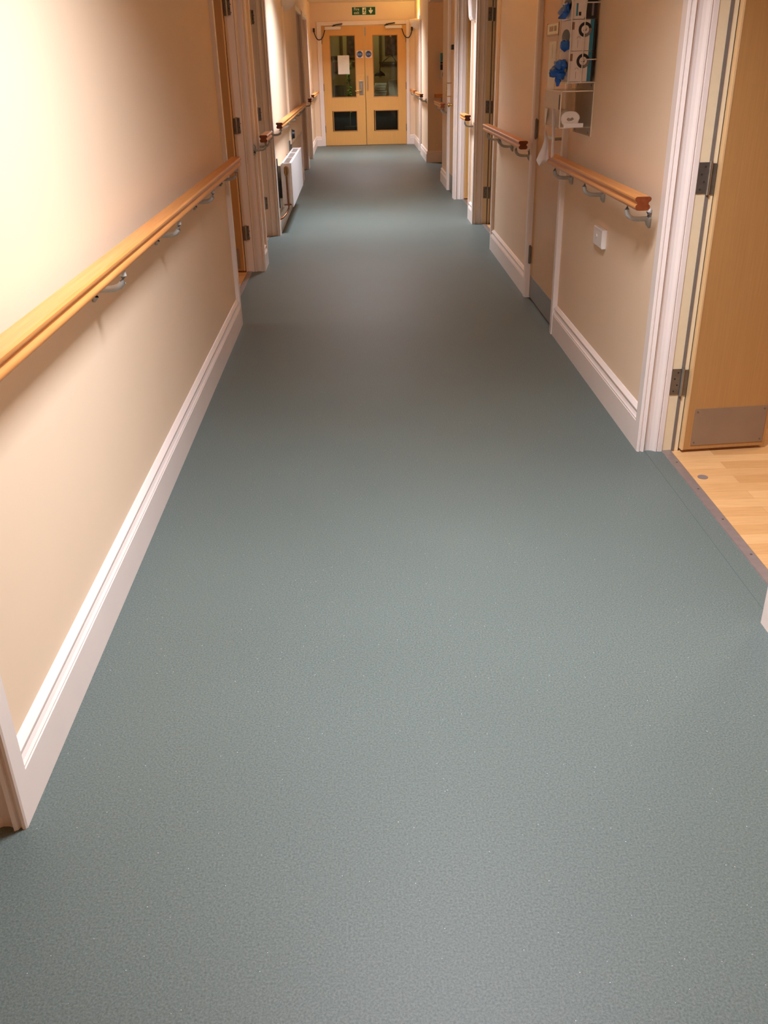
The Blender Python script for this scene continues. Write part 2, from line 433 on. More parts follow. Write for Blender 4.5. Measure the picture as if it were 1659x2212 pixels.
# black flush bolt on the open narrow leaf
mb = MB(); mb.box(1.512, 1.530, 3.276, 3.290, 1.475, 1.585); mb.box(1.535, 1.55, 3.282, 3.292, 1.485, 1.575)
mb.build('flush_bolt', M['black'], d1, bevel=.004)
doorway(3, 1, 'R3', 'third right doorway standing open with dark gap and grey hinges', 'open')
doorway(4, 1, 'R4', 'fourth right doorway with pinkish casing and open orange leaf', 'open', leaf_col='veneer2', ld=.052)
doorway(6, 1, 'R6', 'narrow white doorway at the far right near the end wall', 'shut', xf=1.10)
doorway(7, -1, 'L1', 'left doorway at the viewer, only white casing foot showing', 'shut')
doorway(8, -1, 'L2', 'first full left doorway with open beech leaf and brown reveal', 'open', ld=.018)
doorway(9, -1, 'L3', 'left doorway just before the radiator, leaf standing open', 'open', ld=.018)
doorway(10, -1, 'L4', 'left doorway right after the long middle handrail', 'shut')
doorway(11, -1, 'L5', 'farthest left doorway before the end wall', 'shut')

def flat_door(n, key, label, col, hinges_far=True):
    y0, y1 = OP[key]; s = 1
    r = thing('door_%d' % n, label, 'door', (XR, (y0+y1)/2, 0), kind='structure')
    prof = [(-.06, .022), (-.06, 0), (-.058, -.004), (-.05, -.006), (-.012, -.004), (-.006, 0), (0, .003), (0, .05), (-.02, .05), (-.02, .022)]
    mb = MB(); mb.prism(prof, lambda u, v, q: (XFR+v*.999, y0-.0+u, q), 0, DH+.06); mb.build('architrave', M['trim'], r)
    mb = MB(); mb.prism(prof, lambda u, v, q: (XFR+v*.999, y1-u, q), 0, DH+.06); mb.build('architrave', M['trim'], r)
    mb = MB(); mb.prism(prof, lambda u, v, q: (XFR+v, q, DH-u), y0-.02, y1+.02); mb.build('head_casing', M['trim'], r)
    mb = MB(); mb.box(1.112, 1.156, y0+.003, y1-.003, .010, DH-.004); lf = mb.build('door_leaf', M[col], r)
    mb = MB(); mb.box(1.165, 1.24, y0-.02, y1+.02, -.001, DH+.02); mb.build('backing', M['dark'], r)
    return r, lf
d2, lf2 = flat_door(2, 'R2', 'closed beech flush door behind the glove dispenser', 'veneer3')
mb = MB(); mb.box(1.110, 1.1125, 5.115, 5.925, .016, .150); mb.build('kick_plate', M['kick2'], lf2)
for z in (.28, 1.035, 1.79):
    mb = MB(); mb.tube([(1.103, 5.943, z-.055), (1.103, 5.943, z+.055)], .008, 12); mb.tube([(1.103, 5.943, z-.06), (1.103, 5.943, z+.06)], .005, 8)
    mb.box(1.100, 1.113, 5.918, 5.952, z-.05, z+.05); mb.build('hinge', M['hinge'], d2, smooth=True)
mb = MB(); mb.box(1.109, 1.112, 5.125, 5.165, .90, 1.09); pl = mb.build('handle_plate', M['steel'], lf2, bevel=.001)
mb = MB(); mb.tube([(1.110, 5.145, 1.035), (1.062, 5.145, 1.035), (1.056, 5.152, 1.035), (1.054, 5.165, 1.035), (1.054, 5.27, 1.035)], .0085, 12)
mb.build('lever_handle', M['steel'], pl, smooth=True)
mb = MB(); mb.box(1.107, 1.112, 5.46, 5.77, 1.540, 1.592); sg = mb.build('door_sign', M['cream'], lf2, bevel=.001); sg['label'] = 'small framed cream sign plate'
mb = MB(); mb.box(1.1055, 1.1121, 5.772, 5.780, 1.536, 1.596); mb.box(1.1055, 1.1121, 5.452, 5.460, 1.536, 1.596); mb.box(1.1055, 1.1121, 5.452, 5.78, 1.532, 1.540)
mb.build('sign_frame', M['bead'], sg)
mb = MB(); mb.box(1.1062, 1.1068, 5.60, 5.71, 1.555, 1.580); mb.box(1.1062, 1.1068, 5.51, 5.575, 1.555, 1.580)
mb.build('faded_print', simple('faded_grey_print', (.42, .30, .18), .6, var=.4, nscale=120), sg)
mb = MB(); mb.box(1.1095, 1.1118, 5.50, 5.70, 1.26, 1.505); nt_ = mb.build('notice', M['paper'], lf2); nt_['label'] = 'pale paper notice in a clear sleeve'
mb = MB(); mb.box(1.1090, 1.1094, 5.60, 5.605, 1.42, 1.49); mb.build('print_line', M['skin_print'], nt_)

d5, lf5 = flat_door(5, 'R5', 'narrow cupboard door with D handle before the alcove', 'veneer3')
mb = MB(); mb.tube([(1.11, 11.40, 1.19), (1.055, 11.40, 1.19), (1.050, 11.40, 1.185), (1.050, 11.40, 1.055), (1.055, 11.40, 1.05), (1.11, 11.40, 1.05)], .006, 10)
mb.build('pull_handle', M['gold'], lf5, smooth=True)
mb = MB(); mb.tube([(1.111, 11.30, .965), (1.095, 11.30, .965), (1.09, 11.30, .965), (1.075, 11.30, .965), (1.062, 11.30, .965), (1.058, 11.30, .965)], [.012, .012, .010, .024, .022, .010], 14)
mb.build('knob', M['gold'], lf5, smooth=True)
mb = MB(); mb.box(1.080, 1.112, 11.22, 11.30, 1.53, 1.575); mb.build('catch', M['steel'], lf5)
mb = MB(); mb.box(1.084, 1.112, 11.19, 11.219, 1.53, 1.58); mb.build('catch_block', M['black'], lf5)
mb = MB(); mb.box(1.110, 1.1125, 10.90, 11.55, .016, .20); mb.build('kick_plate', M['kick2'], lf5)

# round disc set in the laminate
mb = MB(); mb.tube([(1.262, 3.03, -.0006), (1.262, 3.03, .0012)], .019, 28)
tag(mb.build('floor_disc', simple('mauve_disc', (.22, .17, .16), .5)), 'small round mauve grey disc on laminate beside the threshold strip', 'floor disc')

# ------------------------------------------------------------------ end double doors
mb = MB()
for (xa, xb, za, zb) in ((-.677, -.597, 0, 2.104), (.960, 1.020, 0, 2.104), (-.598, .961, 2.036, 2.104)):
    mb.box(xa, xb, YE-.02, YE+.06, za, zb)
struct(mb.build('trim_3', M['trim'], bevel=.004), 'white frame around the glazed double doors', 'door frame')
def glazed_leaf(n, xa, xb, panes, label, left):
    y0, y1 = YE-.004, YE+.040
    r = thing('door_%d' % n, label, 'door', ((xa+xb)/2, YE, 0), kind='structure')
    mb = MB(); zs = [.006, panes[1][2], panes[1][3], panes[0][2], panes[0][3], 2.030]
    px0, px1 = panes[0][0], panes[0][1]
    mb.box(xa, px0, y0, y1, zs[0], zs[5]); mb.box(px1, xb, y0, y1, zs[0], zs[5])
    mb.box(px0, px1, y0, y1, zs[0], zs[1]); mb.box(px0, px1, y0, y1, zs[2], zs[3]); mb.box(px0, px1, y0, y1, zs[4], zs[5])
    mb.build('door_leaf', M['veneer2'], r)
    for (a, b, c, d) in panes:
        w = .014; mb = MB()
        mb.box(a, a+w, y0-.006, y0+.02, c, d); mb.box(b-w, b, y0-.006, y0+.02, c, d)
        mb.box(a+w, b-w, y0-.006, y0+.02, c, c+w); mb.box(a+w, b-w, y0-.006, y0+.02, d-w, d)
        f = mb.build('glazing_bead', M['bead'], r, bevel=.002, seg=1)
        mb = MB(); mb.box(a+w-.002, b-w+.002, y0+.014, y0+.020, c+w-.002, d-w+.002); mb.build('pane', M['glass'], f)
    hx = xa+.001 if left else xb-.001
    for z in (.30, 1.02, 1.80):
        mb = MB(); mb.tube([(hx, y0-.008, z-.06), (hx, y0-.008, z+.06)], .008, 10); mb.build('hinge', M['hinge'], r)
    return r
eL = glazed_leaf(12, -.594, .1825, [(-.452, .020, .838, 1.878), (-.440, .020, .250, .612)], 'left glazed beech leaf with lever handle and taped paper', True)
eR = glazed_leaf(13, .1915, .957, [(.337, .804, .838, 1.872), (.352, .800, .247, .612)], 'right glazed beech leaf with slim pull handle', False)
yf = YE-.004
for (r, xc, x0, x1, xa) in ((eL, .098, -.528, -.232, -.30), (eR, .260, .578, .880, .66)):
    mb = MB(); mb.box(xc-.058, xc+.058, yf-.0015, yf, 1.503, 1.619); st = mb.build('sticker', M['white'], r)
    mb = MB(); mb.tube([(xc, yf-.0015, 1.561), (xc, yf-.0025, 1.561)], .053, 36); mb.build('blue_disc', M['blues'], st)
    lettering('Fire door\nkeep shut', .022, (xc, yf-.0028, 1.561), '-Y', M['white'], st)
    mb = MB(); mb.box(x0, x1, yf-.055, yf, 1.972, 2.020); cl = mb.build('door_closer', M['white'], r, bevel=.004)
    mb = MB(); mb.tube([(xa-.09, yf-.035, 2.022), (xa-.02, yf-.09, 2.045), (xa+.06, yf-.03, 2.055), (xa+.10, yf-.005, 2.060)], .010, 8); mb.tube([(xa-.05, yf-.035, 2.03), (xa-.05, yf-.035, 2.05)], .02, 10)
    mb.build('closer_arm', M['black'], cl)
mb = MB(); mb.box(.070, .148, yf-.010, yf, .878, 1.118); lp = mb.build('lock_plate', M['steel'], eL, bevel=.008)
mb = MB(); mb.tube([(.108, yf-.008, .958), (.108, yf-.05, .958), (.098, yf-.056, .958), (.05, yf-.058, .955), (-.005, yf-.056, .948)], .010, 10); mb.build('lever_handle', M['gold'], lp, smooth=True)
mb = MB()
for k in range(3): mb.tube([(.11, yf-.013, 1.0+k*.03), (.11, yf-.009, 1.0+k*.03)], .006, 8)
mb.build('key_buttons', M['white'], lp)
mb = MB(); mb.box(.222, .242, yf-.045, yf-.030, .965, 1.205); mb.box(.224, .240, yf-.032, yf, .975, 1.0); mb.box(.224, .240, yf-.032, yf, 1.17, 1.195)
mb.build('pull_handle', M['steel'], eR, bevel=.003)
mb = MB(); mb.box(.196, .214, yf-.006, yf, 1.86, 2.00); mb.box(.200, .210, yf-.018, yf-.005, 1.94, 1.985); mb.build('flush_bolt', M['steel'], eR)
mb = MB(); mb.box(-.313, -.100, yf-.0025, yf-.001+.0015, 1.235, 1.548)
pp = mb.build('taped_paper', M['paper'], eL); pp['label'] = 'blank white paper taped over the upper pane'
# black flexible door loops
def loop(label, x0, z0, x1, z1, zb):
    r = thing('door_loop_cable', label, 'cable', ((x0+x1)/2, YE, zb), group='black cables by the double doors')
    pts = []
    for k in range(21):
        a = k/20; x = x0+(x1-x0)*a
        zz = (z0*(1-a)+z1*a) - (min(z0, z1)-zb)*(1-abs(2*a-1)**2.6)
        pts.append((x, YE-.03-.04*math.sin(PI*a), zz))
    mb = MB(); mb.tube(pts, .0085, 8); mb.build('flexible_sleeve', M['black'], r, smooth=True)
    mb = MB(); mb.box(x0-.018, x0+.018, YE-.045, YE-.0, z0-.01, z0+.055); mb.build('junction_box', M['black'], r, bevel=.004)
loop('black looped cable left of the double doors, hanging from wall box', -.728, 1.945, -.530, 1.965, 1.80)
loop('black looped cable right of the double doors, hanging from wall box', 1.066, 1.935, .884, 1.965, 1.80)

# fire exit sign
r = thing('fire_exit_sign', 'green sign reading Fire exit with running figure and down arrow', 'sign', (.193, YE, 2.26))
mb = MB(); mb.box(-.028, .412, YE-.006, YE, 2.188, 2.328); mb.build('border', M['cream'], r)
mb = MB(); mb.box(-.020, .404, YE-.008, YE-.005, 2.195, 2.321); mb.build('panel', M['greens'], r)
lettering('Fire\nexit', .066, (.063, YE-.0085, 2.260), '-Y', M['cream'], r, sx=.95)
mb = MB(); mb.box(.168, .234, YE-.0090, YE-.0078, 2.205, 2.312); mb.build('doorway_pictogram', M['cream'], r)
mb = MB(); yy = YE-.0094
for P_ in ([(.206, 2.300), (.222, 2.300), (.222, 2.286), (.206, 2.286)], [(.196, 2.280), (.216, 2.284), (.212, 2.252), (.198, 2.250)],
           [(.196, 2.280), (.178, 2.268), (.180, 2.262), (.200, 2.270)], [(.214, 2.282), (.230, 2.262), (.226, 2.258), (.212, 2.270)],
           [(.198, 2.254), (.208, 2.252), (.194, 2.232), (.172, 2.222), (.172, 2.230), (.188, 2.238)], [(.206, 2.254), (.214, 2.252), (.222, 2.236), (.216, 2.210), (.208, 2.210), (.212, 2.234)]):
    mb.prism(P_, lambda u, v, q: (u, q, v), yy, yy+.0006)
mb.build('running_figure', M['greens'], r)
mb = MB(); mb.prism([(.310, 2.308), (.330, 2.308), (.330, 2.262), (.352, 2.278), (.358, 2.258), (.320, 2.210), (.282, 2.258), (.288, 2.278), (.310, 2.262)], lambda u, v, q: (u, q, v), YE-.0092, YE-.0078)
mb.build('down_arrow', M['cream'], r)

# ------------------------------------------------------------------ handrails
half = [(.014, .972), (.023, .972), (.0285, .9675), (.029, .9615), (.0265, .9570), (.0205, .9525), (.0200, .9462), (.0240, .9425), (.0265, .938), (.0255, .931), (.020, .925), (.012, .924)]
RP = [(-a, b) for a, b in half[::-1]] + half
RP = [(-a, b) for a, b in reversed(half)]
RP = [(a, b) for a, b in half] + [(-a, b) for a, b in half[::-1]]
def handrail(label, s, x, y0, y1, brs, near_cap=True):
    r = thing('handrail', label, 'handrail', (x, (y0+y1)/2, .95), group='beech handrails along the corridor walls')
    cx = x-s*.089
    mb = MB(); mb.prism(RP, lambda u, v, q: (cx+u, q, v), y0+.004, y1-.004)
    rl = mb.build('rail', M['rail'], r, smooth=True)
    for (a, b) in ((y0, y0+.004), (y1-.004, y1)):
        mb = MB(); mb.prism(RP, lambda u, v, q: (cx+u, q, v), a, b); mb.build('end_cap', M['cap'], rl)
    for y in brs:
        mb = MB()
        path = [(.094, .926), (.097, .905), (.093, .888), (.083, .877), (.068, .871), (.048, .869), (.028, .869), (.008, .869)]
        mb.tube([(x-s*a, y, b) for a, b in path], .0092, 10, flat=1.0)
        bk = mb.build('bracket', M['bracket'], r, smooth=True); mb = MB()
        mb.tube([(x-s*.006, y, .905), (x-s*.012, y, .893), (x-s*.013, y, .870), (x-s*.010, y, .850), (x-s*.004, y, .835)], [.006, .011, .013, .010, .004], 10)
        mb.build('wall_foot', M['bracket'], bk, smooth=True)
    return r
handrail('longest beech handrail, on left wall nearest the viewer', -1, XL, 1.50, 5.28, [2.53, 3.41, 4.29, 5.17])
handrail('short stub of handrail between second and third left doorways', -1, XL, 6.92, 7.36, [7.0, 7.28])
handrail('beech handrail on left wall above the radiator', -1, XL, 8.42, 12.7, [8.50, 9.5, 10.6, 11.7, 12.5])
handrail('tiny handrail stub between the two farthest left doorways', -1, XL, 14.28, 14.78, [14.38])
handrail('short handrail on far left beside the end wall', -1, XL-.03, 15.98, 18.45, [16.2, 17.4])
handrail('beech handrail on right wall below the apron dispenser', 1, XR, 3.33, 4.98, [3.50, 4.20, 4.86])
handrail('beech handrail between second and third right doors', 1, XR, 5.88, 7.62, [6.10, 6.80, 7.45])
handrail('short handrail stub between third and fourth right doorways', 1, XR, 8.90, 9.32, [9.05])
handrail('short handrail just before the alcove beside cupboard door', 1, XR, 11.50, 12.50, [11.62, 12.3])
handrail('short handrail right after the alcove on the right', 1, 1.10, 15.12, 16.40, [15.25, 16.2])
handrail('last short handrail on right next to the end wall', 1, 1.12, 17.14, 18.40, [17.3, 18.2])
r = thing('handrail', 'dark handrail across the alcove back wall', 'handrail', (1.7, 15, .95), group='beech handrails along the corridor walls')
mb = MB(); mb.prism(RP, lambda u, v, q: (q, 15.0-.089+u, v), 1.20, 2.30); mb.build('rail', M['rail'], r, smooth=True)
mb = MB(); mb.prism(RP, lambda u, v, q: (q, 15.0-.089+u, v), 1.196, 1.20); mb.build('end_cap', M['cap'], r)
for x in (1.30, 2.1):
    mb = MB(); mb.tube([(x, 15-.094, .926), (x, 15-.09, .885), (x, 15-.06, .87), (x, 15-.004, .869)], .008, 8); mb.build('bracket', M['bracket'], r, smooth=True)

# ------------------------------------------------------------------ radiator
r = thing('radiator', 'white double panel radiator with copper pipe on left wall', 'radiator', (-.66, 9.65, .22))
y0, y1, z0, z1 = 8.80, 10.50, .222, .612
mb = MB(); mb.box(-.622, -.612, y0, y1, z0, z1); mb.build('front_panel', M['enamel'], r, bevel=.004)
mb = MB(); mb.box(-.712, -.702, y0, y1, z0, z1-.01); mb.build('rear_panel', M['enamel'], r, bevel=.004)
for y in (y0+.002, y1-.008):
    mb = MB(); mb.box(-.702, -.622, y, y+.006, z0+.02, z1-.006); mb.build('side_cover', M['enamel'], r)
mb = MB()
for a in (-.702, -.634): mb.box(a, a+.012, y0+.02, y1-.02, z1-.012, z1-.004)
for k in range(4):
    y = y0+.02+k*(y1-y0-.05)/3; mb.box(-.702, -.622, y, y+.014, z1-.012, z1-.003)
mb.build('top_frame', M['enamel'], r)
mb = MB(); k = y0+.03
while k < y1-.03:
    mb.box(-.698, -.628, k, k+.004, z1-.03, z1-.014); k += .014
mb.build('top_grille', M['grille'], r)
mb = MB()
for k in range(3): mb.box(-.690+.02*k, -.686+.02*k, y0+.03, y1-.03, z0+.02, z1-.03)
mb.build('convector_fins', M['grille'], r)
mb = MB(); mb.tube([(-.664, y0-.012, .578), (-.664, y0-.012, .53), (-.664, y0-.012, .50)], [.016, .020, .012], 12); mb.tube([(-.664, y0+.002, .572), (-.664, y0-.03, .572)], .013, 12)
mb.build('valve', M['brass'], r, smooth=True)
mb = MB(); mb.tube([(-.664, y0-.012, .51), (-.660, y0-.014, .26), (-.657, y0-.012, .235), (-.660, y0-.012, .215), (-.672, y0-.03, .19), (-.69, y0-.07, .165), (-.712, y0-.11, .145), (-.755, y0-.13, .13)], .0085, 10)
mb.tube([(-.70, y0+.0, .245), (-.63, y0-.004, .245)], .006, 8)
mb.build('pipe', M['copper'], r, smooth=True)
mb = MB(); mb.tube([(-.667, y1-.1, .222), (-.667, y1-.1, .15), (-.70, y1-.1, .13), (-.755, y1-.1, .12)], .0085, 10); mb.build('return_pipe', M['copper'], r, smooth=True)
for y in (y0+.25, y1-.25):
    mb = MB(); mb.box(-.757, -.712, y, y+.03, z0+.05, z1-.05); mb.build('wall_bracket', M['gplate'], r)

r = thing('steel_plate', 'tall grey metal plate on wall at near end of radiator', 'metal plate', (XL, 8.82, .42), group='grey plates beside the radiator')
mb = MB(); mb.box(XL, XL+.004, 8.72, 8.86, .21, .645); mb.box(XL, XL+.016, 8.84, 8.86, .21, .645); mb.build('plate', M['gplate'], r)
mb = MB(); mb.tube([(XL+.004, 8.79, .60), (XL+.007, 8.79, .60)], .010, 12); mb.build('screw_head', M['white'], r)
mb = MB(); mb.box(XL, XL+.010, 10.72, 11.05, .53, .66)
tag(mb.build('steel_plate', M['gplate'], bevel=.001), 'small grey metal plate under the black round holder', 'metal plate', 'grey plates beside the radiator')
r = thing('door_holder', 'black round door holder on left wall above radiator end', 'door holder', (XL, 10.95, .70))
mb = MB(); mb.tube([(XL, 10.95, .715), (XL+.03, 10.95, .715)], .055, 24); mb.build('base', M['gplate'], r)
mb = MB(); mb.tube([(XL+.03, 10.95, .715), (XL+.055, 10.95, .715)], [.047, .043], 24); mb.build('magnet', M['black'], r, smooth=True)

# ------------------------------------------------------------------ switch plate on right wall
r = thing('fused_switch_plate', 'square white raised switch plate low under the right handrail', 'switch plate', (XR, 4.18, .69))
mb = MB(); mb.box(XR-.020, XR, 4.105, 4.265, .645, .728); mb.build('back_box', M['white'], r, bevel=.002)
mb = MB(); mb.box(XR-.0225, XR-.0195, 4.108, 4.262, .648, .725); mb.build('face_plate', M['white'], r, bevel=.002)
mb = MB(); mb.tube([(XR-.022, 4.20, .690), (XR-.026, 4.20, .690)], .008, 12); mb.build('cable_outlet', M['white'], r)

# white box high on wall
r = thing('wall_dispenser', 'white plastic box fixed high on wall between right doorways', 'wall box', (XR, 9.12, 1.75))
mb = MB(); mb.prism([(0, 1.735), (-.045, 1.745), (-.055, 1.77), (-.062, 1.90), (-.062, 2.06), (0, 2.06)], lambda u, v, q: (XR+u, q, v), 9.03, 9.27)
mb.build('housing', M['white'], r, bevel=.004)
mb = MB(); mb.prism([(-.047, 1.752), (-.058, 1.775), (-.067, 1.90), (-.067, 2.05), (-.060, 2.05), (-.060, 1.90), (-.050, 1.775)], lambda u, v, q: (XR+u, q, v), 9.05, 9.25)
mb.build('front_cover', M['enamel'], r)

# ------------------------------------------------------------------ glove rack and boxes
GY0, GY1 = 4.55, 4.79
r = thing('glove_box_rack', 'white wire rack of glove boxes on wall beside beech door', 'wire rack', (XR, 4.67, 1.3))
mb = MB(); w = .0026
for y in (GY0-.006, GY1+.004):
    for x in (.979, 1.040):
        mb.tube([(x, y, 1.318), (x, y, 2.02)], w, 8)
for (z) in (1.318, 1.413, 1.640, 1.87):
    mb.tube([(XR-.002, GY0-.006, z), (1.040, GY0-.006, z)], w, 8)
    mb.tube([(XR-.002, GY1+.004, z), (.975, GY1+.004, z), (.975, GY1+.004, z)], w, 8)
mb.tube([(XR-.002, GY0-.006, 1.318), (.975, GY0-.006, 1.318), (.975, GY1+.004, 1.318), (XR-.002, GY1+.004, 1.318)], w, 8)
for y in (GY0+.06, GY0+.12, GY0+.18): mb.tube([(XR-.002, y, 1.318), (.975, y, 1.318)], w, 8)
for x in (.985, 1.03, 1.08): mb.tube([(x, GY0-.006, 1.320), (x, GY1+.004, 1.320)], w, 8)
mb.build('wire_frame', M['wire'], r, smooth=True)
mb = MB(); mb.box(.9775, .9815, GY0-.010, GY0-.006, 1.31, 2.02); mb.build('front_bar', M['wire'], r)
def letter_ring(parent, x, y, z, ch, R=.030, dark=True):
    mb = MB(); mb.tube([(x, y, z), (x, y-.0006, z)], R, 36); mb.build('size_ring', M['navy'], parent)
    mb = MB()
    pts = [(x+R*.98*math.cos(a), z+R*.98*math.sin(a)) for a in [PI*(-.55)+PI*.62*k/14 for k in range(15)]] + [(x+R*.6*math.cos(a), z+R*.6*math.sin(a)) for a in [PI*(-.55)+PI*.62*k/14 for k in range(14, -1, -1)]]
    mb.prism(pts, lambda u, v, q: (u, q, v), y-.0009, y-.0006); mb.build('ring_segment', M['greyp'], parent)
    mb = MB(); mb.tube([(x, y-.0005, z), (x, y-.0011, z)], R*.58, 32); mb.build('ring_centre', M['card'], parent)
    lettering(ch, .024, (x, y-.0013, z), '-Y', M['navy'], parent, name='size_letter', roll=PI/2)
def blob(name, parent, cx, cy, cz, parts, seed):
    rnd = random.Random(seed); mb = MB()
    for (dx, dy, dz, rx, ry, rz) in parts:
        ph = [rnd.uniform(0, 6) for _ in range(4)]
        def fn(u, v):
            a = 2*PI*u; b = PI*v
            k = 1+.16*math.sin(3*a+ph[0])*math.sin(b)+.12*math.sin(5*b+ph[1])+.10*math.sin(4*a+3*b+ph[2])
            return (cx+dx+rx*k*math.sin(b)*math.cos(a), cy+dy+ry*k*math.sin(b)*math.sin(a), cz+dz+rz*k*math.cos(b))
        mb.grid(fn, 14, 10)
    return mb.build(name, M['glove'], parent, smooth=True)
zz = 1.322
specs = [('lowest glove box, white with teal side and bunched blue glove', 'L'), ('middle white and teal glove box with oval opening', 'L'), ('top black and white glove box with glove hanging out', 'M')]
for i, (lab, ch) in enumerate(specs):
    z0 = zz+.127*i; z1 = z0+.125
    r = thing('glove_box', lab, 'glove box', (1.03, 4.67, z0), group='glove boxes stacked in the wire rack')
    mb = MB(); mb.box(.984, 1.092, GY0, GY1, z0, z1); ct = mb.build('carton', M['card'], r, bevel=.0008, seg=1)
    if i < 2:
        mb = MB(); mb.box(1.066, 1.0835, GY0-.0007, GY0, z0+.0006, z1-.0006); mb.build('teal_band', M['teal'], ct)
        mb = MB(); mb.box(1.0835, 1.0926, GY0-.0009, GY1+.0005, z0, z1); mb.build('dark_side', M['navy'], ct)  # black carton edge and the shadowed wall gap painted as one strip
        letter_ring(r, 1.044, GY0-.0006, z0+.085, ch)
        mb = MB(); mb.box(1.014, 1.0155, GY0-.0005, GY0, z0+.012, z0+.042); mb.build('print_line', M['skin_print'], ct)
        mb = MB()
        mb.tube([(1.017+.007*math.cos(a), GY0-.0005, z0+.050+.007*math.sin(a)) for a in [PI*k/10 for k in range(11)]], .0008, 6); mb.build('print_arc', M['greyp'], ct)
        mb = MB(); mb.box(.9835, .995, GY0-.0007, GY0+.03, z0+.085, z0+.115); mb.build('hand_picture', M['skin_print'], ct)
    else:
        mb = MB(); mb.prism([(1.035, z0+.0004), (1.0926, z0+.0004), (1.0926, z1), (1.060, z1), (1.048, z0+.08), (1.043, z0+.02)], lambda u, v, q: (u, q, v), GY0-.0007, GY0); mb.build('black_panel', M['navy'], ct)
        mb = MB(); mb.box(1.068, 1.077, GY0-.0012, GY0-.0007, z0+.012, z0+.062); mb.build('grey_print', M['greyp'], ct)
        mb = MB(); mb.box(1.010, 1.021, GY0-.0008, GY0, z0+.013, z0+.028); mb.build('black_square', M['navy'], ct)
        mb = MB(); mb.box(.998, 1.006, GY0-.0008, GY0, z0+.012, z0+.062); mb.build('teal_stripe', M['teal'], ct)
        letter_ring(r, 1.038, GY0-.0009, z0+.112, ch, R=.034)
    pts = [(GY0+.12+.085*math.cos(2*PI*k/28), z0+.060+.030*math.sin(2*PI*k/28)) for k in range(28)]
    mb = MB(); mb.prism(pts, lambda u, v, q: (q, u, v), .9832, .9842); mb.build('opening', M['navy'], ct)
    if i == 0: blob('glove', r, .952, 4.62, z0+.050, [(0, 0, .02, .026, .05, .022), (-.012, .01, -.004, .030, .045, .020), (.004, -.02, -.022, .020, .025, .018), (-.02, .03, -.018, .018, .03, .015), (.010, -.03, .022, .016, .022, .02), (-.006, -.01, -.045, .012, .02, .022)], 3)
    if i == 1: blob('glove', r, .968, 4.60, z0+.022, [(0, 0, 0, .022, .030, .022), (.006, .05, .01, .012, .05, .014)], 5)
    if i == 2:
        blob('glove', r, .966, 4.66, z0+.034, [(0, 0, 0, .018, .07, .020), (.004, -.03, .022, .014, .03, .014)], 8)
        mb = MB(); mb.prism([(.975, z0+.075), (.965, z0+.045), (.930, z0+.010), (.928, z0+.004), (.962, z0+.002), (.98, z0+.03)], lambda u, v, q: (u, q, v), 4.60, 4.612); mb.build('glove_finger', M['glove'], r, bevel=.003)

# ------------------------------------------------------------------ acrylic apron dispenser
r = thing('apron_dispenser', 'clear acrylic wall dispenser holding an apron roll', 'dispenser', (XR, 4.72, 1.13))
AY0, AY1 = 4.55, 4.93; ax = .952
mb = MB(); mb.box(ax, XR, AY0, AY1, 1.280, 1.284); mb.build('top_panel', M['acryl'], r)
mb = MB(); mb.box(ax, ax+.004, AY0, AY1, 1.124, 1.284); mb.build('front_panel', M['frost'], r)
mb = MB(); mb.box(XR-.004, XR, AY0, AY1, 1.085, 1.318); wp = mb.build('wall_panel', M['acryl'], r)
mb = MB(); mb.box(ax, XR, AY0, AY1, 1.124, 1.128); mb.build('bottom_shelf', M['acryl'], r)
mb = MB(); mb.box(ax, XR, AY1-.004, AY1, 1.126, 1.282); mb.build('rear_panel', M['acryl'], r)
mb = MB(); mb.box(ax-.0005, XR, AY0-.0012, AY0, 1.2795, 1.2845); mb.box(ax-.0005, ax+.0045, AY0-.0012, AY0, 1.1235, 1.2845); mb.box(ax, ax+.03, AY0-.0012, AY0, 1.1235, 1.1285)
mb.box(XR-.0045, XR, AY0-.0012, AY0, 1.085, 1.318); mb.box(ax-.0006, ax+.0002, AY0, AY1, 1.2800, 1.2845); mb.build('polished_edges', M['acryl_edge'], r)
mb = MB(); mb.box(.974, 1.066, AY0-.002, AY0+.001, 1.127, 1.145); mb.build('front_lip', M['white'], r)
mb = MB(); mb.box(ax-.001, ax, AY0+.012, AY0+.030, 1.205, 1.268); mb.build('slot', M['dark'], r)
for z in (1.303, 1.100):
    for y in (AY0+.05, AY1-.05):
        mb = MB(); mb.tube([(XR-.004, y, z), (XR-.0075, y, z)], .005, 10); mb.build('fixing_screw', M['hinge'], wp)
r = thing('apron_roll', 'white roll of folded aprons lying inside the acrylic dispenser', 'roll', (1.005, 4.74, 1.13))
rnd = random.Random(2); mb = MB()
def rollp(u, v):
    a = 2*PI*u; k = 1+.03*math.sin(3*a+v*5)+.02*math.sin(7*a)
    return (1.006+.043*k*math.cos(a), AY0+.012+.34*v, 1.163+.034*k*math.sin(a))
mb.grid(rollp, 36, 8)
mb.prism([(1.006+.043*(1+.03*math.sin(3*2*PI*k/36)+.02*math.sin(7*2*PI*k/36))*math.cos(2*PI*k/36), 1.163+.034*(1+.03*math.sin(3*2*PI*k/36)+.02*math.sin(7*2*PI*k/36))*math.sin(2*PI*k/36)) for k in range(36)], lambda u, v, q: (u, q, v), AY0+.0121, AY0+.014)
mb.build('outer_roll', M['roll'], r, smooth=True)
mb = MB()
for k in range(5):
    R_ = .037-.007*k
    mb.tube([(1.006+1.2*R_*math.cos(a)+.001*k, AY0+.0115, 1.163+.95*R_*math.sin(a)*(1+.06*math.sin(3*a+k))) for a in [.3*k+2*PI*q/30*.93 for q in range(31)]], .0009, 6)
mb.build('rolled_layers', M['trim'], r)
